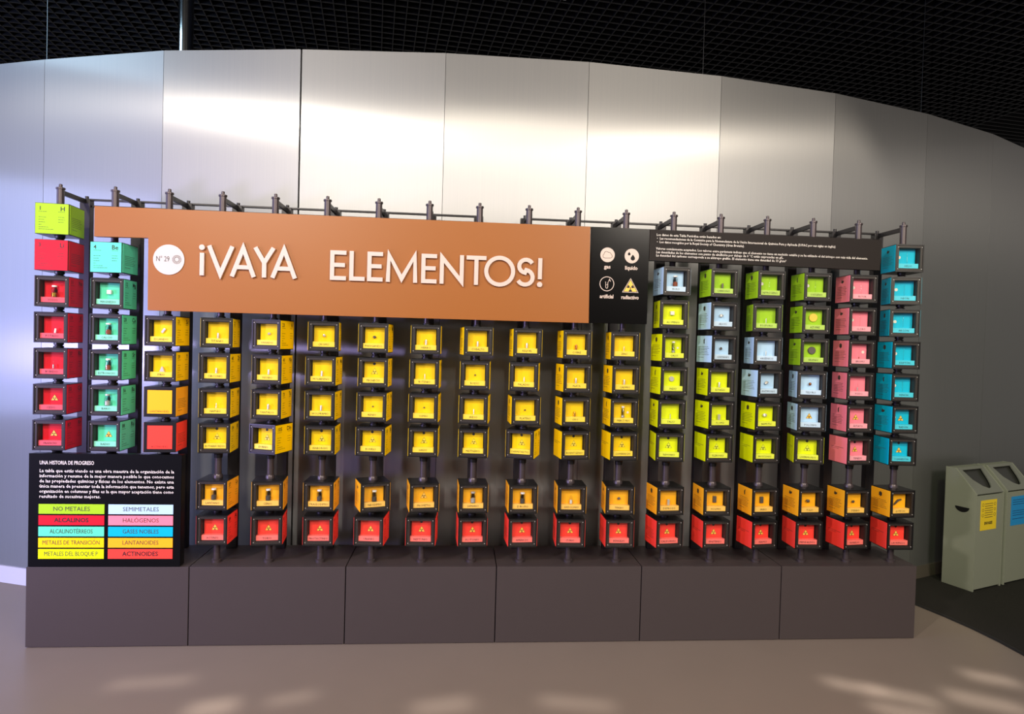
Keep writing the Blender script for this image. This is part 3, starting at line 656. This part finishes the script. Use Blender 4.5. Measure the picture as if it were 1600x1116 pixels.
oc = (.107, 1.926); rr = .079-h
letter([([(oc[0]+rr*math.cos(2*PI*i/40), oc[1]+.993*rr*math.sin(2*PI*i/40)) for i in range(40)], True)])
s_c = .2375; ru = .0335; pts = []
for i in range(13):
    a = math.radians(28+i*(262-28)/12); pts.append((s_c+.004+(ru+.002)*math.cos(a), ZT-h-ru+ru*math.sin(a)))
for i in range(14):
    a = math.radians(82-i*(82+152)/13); pts.append((s_c+(ru+.006)*math.cos(a), ZB+h+(ru+.004)+(ru+.004)*math.sin(a)))
letter([(pts, False)])
letter([([(.314, ZT), (.314, ZB+.040)], False)], [(.314, ZB+.0135, .0135)])
disc = link('number_disc', lathe('number_disc', [(0, 0), (.074, 0), (.074, .004), (0, .004)], M['discwhite'], 48), sg, (-1.5205, YS-.0002, 1.924), (PI/2, 0, 0))
o = link('disc_text', text_mesh('N° 29', .036, .062, align='LEFT', m=M['inksoft'], res=3), sg, (-1.581, YS-.0046, 1.926))
bm = bmesh.new()
for i in range(22):
    a = 2*PI*i/22
    for r0, r1, wv in ((.0095, .015, .0012), (.0165, .0222, .0016)):
        aa = a+(0 if r0 < .01 else PI/22)
        ca, sa = math.cos(aa), math.sin(aa)
        poly(bm, [(r0*ca-wv*sa, r0*sa+wv*ca), (r0*ca+wv*sa, r0*sa-wv*ca), (r1*ca+wv*sa, r1*sa-wv*ca), (r1*ca-wv*sa, r1*sa+wv*ca)], 0, 0)
link('rosette_mark', mesh('rosette_mark', bm, mat('grey_print', '#6c645e', .6)), sg, (-1.482, YS-.0046, 1.926))

# ------------------------------------------------------------------ black key sign
ks = empty('key_sign', (0, 0, 0), 'glossy black sign with four round and triangular icons, right of the orange board', 'sign')
link('black_board', prism('black_board', [(.579, 2.1735), (.579, 1.6765), (.884, 1.679), (.884, 2.174)], YS-.002, YS+.028, M['signblack']), ks)
yk = YS-.0026
def disc_bm(bm, x, z, r, y, mi=0, n=32): poly(bm, [(x+r*math.cos(2*PI*i/n), z+r*math.sin(2*PI*i/n)) for i in range(n)], y, mi)
WI = [M['cream'], M['signblack']]
bm = bmesh.new(); disc_bm(bm, 0, 0, .038, 0, 0)
cl = []
for (x, z, r, a0, a1) in ((-.014, -.006, .0105, 270, 110), (-.006, .005, .0125, 165, 60), (.0085, .004, .0095, 115, 10), (.0155, -.006, .0095, 60, -90)):
    for i in range(7):
        a = math.radians(a0+(a1-a0)*i/6); cl.append((x+r*math.cos(a), z+r*math.sin(a)))
stroke(bm, cl, .0016, -.0008, -.0004, True)
for f in bm.faces[1:]: f.material_index = 1
link('gas_icon', mesh('gas_icon', bm, WI), ks, (.665, yk, 2.032))
bm = bmesh.new(); disc_bm(bm, 0, 0, .038, 0, 0)
def drop(bm, x, z, s, mi):
    pts = [(x, z+s*1.7)]+[(x+s*math.cos(a), z+s*math.sin(a)) for a in [math.radians(30-i*24) for i in range(11)]]
    poly(bm, pts, -.0005, mi)
drop(bm, .006, -.012, .0115, 1); drop(bm, -.014, .009, .007, 1)
link('liquid_icon', mesh('liquid_icon', bm, WI), ks, (.793, yk, 2.031))
bm = bmesh.new(); stroke(bm, [(.0365*math.cos(2*PI*i/40), .0365*math.sin(2*PI*i/40)) for i in range(40)], .0035, -.0006, 0, True)
stroke(bm, [(-.009, .010), (-.006, .008), (-.006, -.018), (-.002, -.023), (.002, -.023), (.005, -.018), (.005, .008), (.008, .010)], .0024, -.0006, 0)
stroke(bm, [(-.005, -.005), (.004, -.005)], .0024, -.0006, 0)
stroke(bm, [(.008, .012), (.0135, .026), (.019, .012)], .0026, -.0006, 0); stroke(bm, [(.010, .017), (.017, .017)], .002, -.0007, 0)
link('artificial_icon', mesh('artificial_icon', bm, WI), ks, (.666, yk, 1.882))
link('radiation_icon', hazard_mesh(.0455, True), ks, (.791, yk, 1.866))
for s, x, z, w_ in (('gas', .666, 1.970, .034), ('líquido', .792, 1.968, .066), ('artificial', .667, 1.816, .072), ('radiactivo', .790, 1.815, .092)):
    link('caption_text', text_mesh(s, .027, w_, m=M['cream'], res=3, bold=.0008), ks, (x, yk, z))

# ------------------------------------------------------------------ grey data sign
ds = empty('data_sign', (0, 0, 0), 'long dark grey board with small white notes above the right boxes', 'sign')
link('grey_board', prism('grey_board', [(.887, 2.173), (.887, 2.012), (2.154, 2.0065), (2.158, 2.170)], YS, YS+.028, M['signgrey']), ds)
for c in range(13, 18): link('mounting_bracket', bk, ds, (cx(c), 0, 2.08))
L3 = [('Los datos de esta Tabla Periódica están basados en:', .922, 1.267, 2.147, 2.1465),
      ('•  Las recomendaciones de la Comisión para la Nomenclatura de la Unión Internacional de Química Pura y Aplicada (IUPAC por sus siglas en inglés)', .924, 1.899, 2.1285, 2.1225),
      ('•  Los datos recogidos por la Royal Society of Chemistry (Gran Bretaña).', .924, 1.397, 2.110, 2.106),
      ('Valores comúnmente aceptados. Los valores entre paréntesis indican que el elemento no tiene un nucleido estable y se ha utilizado el del isótopo con más vida del elemento.', .921, 2.084, 2.0755, 2.0665),
      ('Las densidades de los elementos con punto de ebullición por debajo de 0 °C están expresadas en g/L.', .922, 1.613, 2.057, 2.053),
      ('La densidad del carbono corresponde a su alótropo grafito. El elemento tiene una densidad de 13 g/cm³', .922, 1.628, 2.040, 2.035)]
for s, x0, x1, z0, z1 in L3:
    link('text_line', text_mesh(s, .0175, x1-x0, align='LEFT', m=M['white'], res=1, bold=.0002), ds, (x0, YS-.0006, z0), (0, math.atan2(z0-z1, x1-x0), 0))

# ------------------------------------------------------------------ history panel
hp = empty('history_panel', (0, 0, 0), 'black panel headed UNA HISTORIA DE PROGRESO with ten coloured bars, on the plinth', 'sign')
YH = -.078
link('black_backing', bx('black_backing', -2.163, -1.450, YH+.004, -.026, HB+.001, .957, M['shell']), hp)
link('black_face', bx('black_face', -2.165, -1.448, YH, YH+.0035, HB+.001, .9595, M['panelblack']), hp)
yt = YH-.0006
link('title_text', text_mesh('UNA HISTORIA DE PROGRESO', .026, .253, align='LEFT', m=M['white'], res=2, bold=.0003), hp, (-2.116, yt, .914))
for i, s in enumerate(['La tabla que estás viendo es una obra maestra de la organización de la', 'información y resume de la mejor manera posible lo que conocemos',
                       'de las propiedades químicas y físicas de los elementos. No existe una', 'única manera de presentar toda la información que tenemos, pero esta',
                       'organización en columnas y filas es la que mayor aceptación tiene como', 'resultado de sucesivas mejoras.']):
    link('text_line', text_mesh(s, .0225, .632 if i < 5 else .285, align='LEFT', m=M['white'], res=1, bold=.0003), hp, (-2.116, yt, .8745-.0252*i))
BARS = [('NO METALES', 'nometal', 0, 0), ('ALCALINOS', 'alkali', 0, 1), ('ALCALINOTÉRREOS', 'earth', 0, 2), ('METALES DE TRANSICIÓN', 'trans', 0, 3), ('METALES DEL BLOQUE P', 'post', 0, 4),
        ('SEMIMETALES', 'semi', 1, 0), ('HALÓGENOS', 'halogen', 1, 1), ('GASES NOBLES', 'noble', 1, 2), ('LANTANOIDES', 'lant', 1, 3), ('ACTINOIDES', 'act', 1, 4)]
for s, f, cc, r in BARS:
    x0, x1 = ((-2.117, -1.810), (-1.791, -1.484))[cc]; z1 = .7115-.0555*r; z0 = z1-.048
    bar = link('colour_bar', bx('colour_bar', x0, x1, YH-.002, YH-.0002, z0, z1, FM[f]), hp)
    link('bar_text', text_mesh(s, .030, {'METALES DE TRANSICIÓN': .266, 'METALES DEL BLOQUE P': .25, 'ALCALINOTÉRREOS': .20}.get(s, .17), m=M['inksoft'] if f not in ('alkali', 'act') else M['ink'], res=2, bold=0 if f not in ('alkali', 'act') else .0006), bar, ((x0+x1)/2, YH-.0026, (z0+z1)/2))

# ------------------------------------------------------------------ bins
def bin_(px, py, ang, label, stick, sticklab):
    t = empty('recycling_bin', (px, py, .006), label, 'bin', 'recycling bins by the wall', ang)
    W, D, HF, HR = .318, .20, .645, .797
    prof = [(0, 0), (0, HF), (.135, HR), (D, HR), (D, 0)]
    def side(x0, x1, inset=0, m=M['bin'], nm='side_panel'):
        bm = bmesh.new(); a = [bm.verts.new((x0, y, z)) for y, z in prof]; b = [bm.verts.new((x1, y, z)) for y, z in prof]
        bm.faces.new(a); bm.faces.new(b[::-1]); n = len(prof)
        for i in range(n): bm.faces.new((a[i], b[i], b[(i+1) % n], a[(i+1) % n]))
        bmesh.ops.bevel(bm, geom=bm.edges[:], offset=.002, segments=2, affect='EDGES')
        return link(nm, mesh(nm, bm, m), t)
    side(0, .012); side(W-.012, W)
    link('front_door', bx('front_door', .013, W-.013, .002, .014, .012, HF-.012, M['bin'], .002), t)
    link('back_panel', bx('back_panel', .013, W-.013, D-.012, D-.001, .01, HR-.003, M['bin']), t)
    link('kick_plate', bx('kick_plate', .013, W-.013, .012, D-.013, 0, .012, M['shell']), t)
    # sloped lid, with a quarter-round opening
    Ls = math.hypot(.135, HR-HF); an = math.atan2(HR-HF, .135)
    bm = bmesh.new()
    outer = [(.013, .0), (W-.013, 0), (W-.013, Ls), (.013, Ls)]
    hole = [(.05, Ls-.02), (W-.05, Ls-.02)]+[(.05+(W-.1)*(.99-.30*(1-math.cos(a))-.02), Ls-.02-(Ls-.055)*math.sin(a)) for a in [PI/2*i/6 for i in range(1, 6)]]+[(.05+(W-.1)*.62, .035), (.05+(W-.1)*.40, .055), (.05+(W-.1)*.15, Ls*.52)]
    def lay(z): return [bm.verts.new((x, y, z)) for x, y in outer], [bm.verts.new((x, y, z)) for x, y in hole]
    o1, h1 = lay(0); ed = []
    for ring in (o1, h1):
        for i in range(len(ring)): ed.append(bm.edges.new((ring[i], ring[(i+1) % len(ring)])))
    bmesh.ops.triangle_fill(bm, use_beauty=True, edges=ed)
    ext = bmesh.ops.extrude_face_region(bm, geom=bm.faces[:])
    bmesh.ops.translate(bm, vec=(0, 0, -.008), verts=[v for v in ext['geom'] if isinstance(v, bmesh.types.BMVert)])
    lid = link('sloped_lid', mesh('sloped_lid', bm, M['binlid']), t, (0, .001, HF-.001), (an, 0, 0))
    link('dark_flap', bx('dark_flap', .02, W-.02, .01, Ls-.012, -.022, -.018, M['binhole']), lid)
    link('top_panel', bx('top_panel', .013, W-.013, .137, D-.013, HR-.012, HR-.001, M['bin']), t)
    # handle recess on the left side
    bm = bmesh.new()
    poly_ = [(-.001, .085+.045*math.cos(a), .545+.035*math.sin(a)) for a in [PI+PI*i/10 for i in range(11)]]
    a_ = [bm.verts.new((-.0012, p[1], p[2])) for p in poly_]; b_ = [bm.verts.new((.0005, p[1], p[2])) for p in poly_]
    bm.faces.new(a_); bm.faces.new(b_[::-1])
    for i in range(11): bm.faces.new((a_[i], b_[i], b_[(i+1) % 11], a_[(i+1) % 11]))
    link('handle_recess', mesh('handle_recess', bm, M['shell']), t)
    st = link('sticker', bx('sticker', .055, .235, .0005, .0015, .40, .60, stick), t); st['label'] = sticklab
    return t, st
t1, st1 = bin_(3.315, .548, .357, 'grey sloped-lid waste bin with yellow sticker, nearer the display', M['sticker_y'], 'yellow printed sticker')
link('sticker_text', text_mesh('ENVASES', .026, .09, m=M['ink'], bold=.001), st1, (.145, .0, .445))
bm = bmesh.new()
for (x, z, r) in ((.08, .57, .010), (.08, .535, .009), (.08, .50, .010), (.212, .57, .010), (.212, .535, .009), (.212, .50, .010)):
    stroke(bm, [(x+r*math.cos(2*PI*i/12), z+r*math.sin(2*PI*i/12)) for i in range(12)], .002, -.0002, .0001, True)
for z in (.575, .56, .545, .53, .515, .50, .485): stroke(bm, [(.10, z), (.19, z)], .0035, -.0002, .0001)
link('sticker_print', mesh('sticker_print', bm, M['inksoft']), st1)
t2, st2 = bin_(3.315+.35*math.cos(.357), .548+.35*math.sin(.357), .357, 'grey sloped-lid waste bin with blue sticker, at the right edge', M['sticker_b'], 'blue printed sticker')
bm = bmesh.new()
for z in (.575, .56, .545, .50, .485, .47, .445): stroke(bm, [(.075, z), (.21, z)], .0035, -.0002, .0001)
link('sticker_print', mesh('sticker_print', bm, mat('blue_ink', '#0c3a66', .6)), st2)
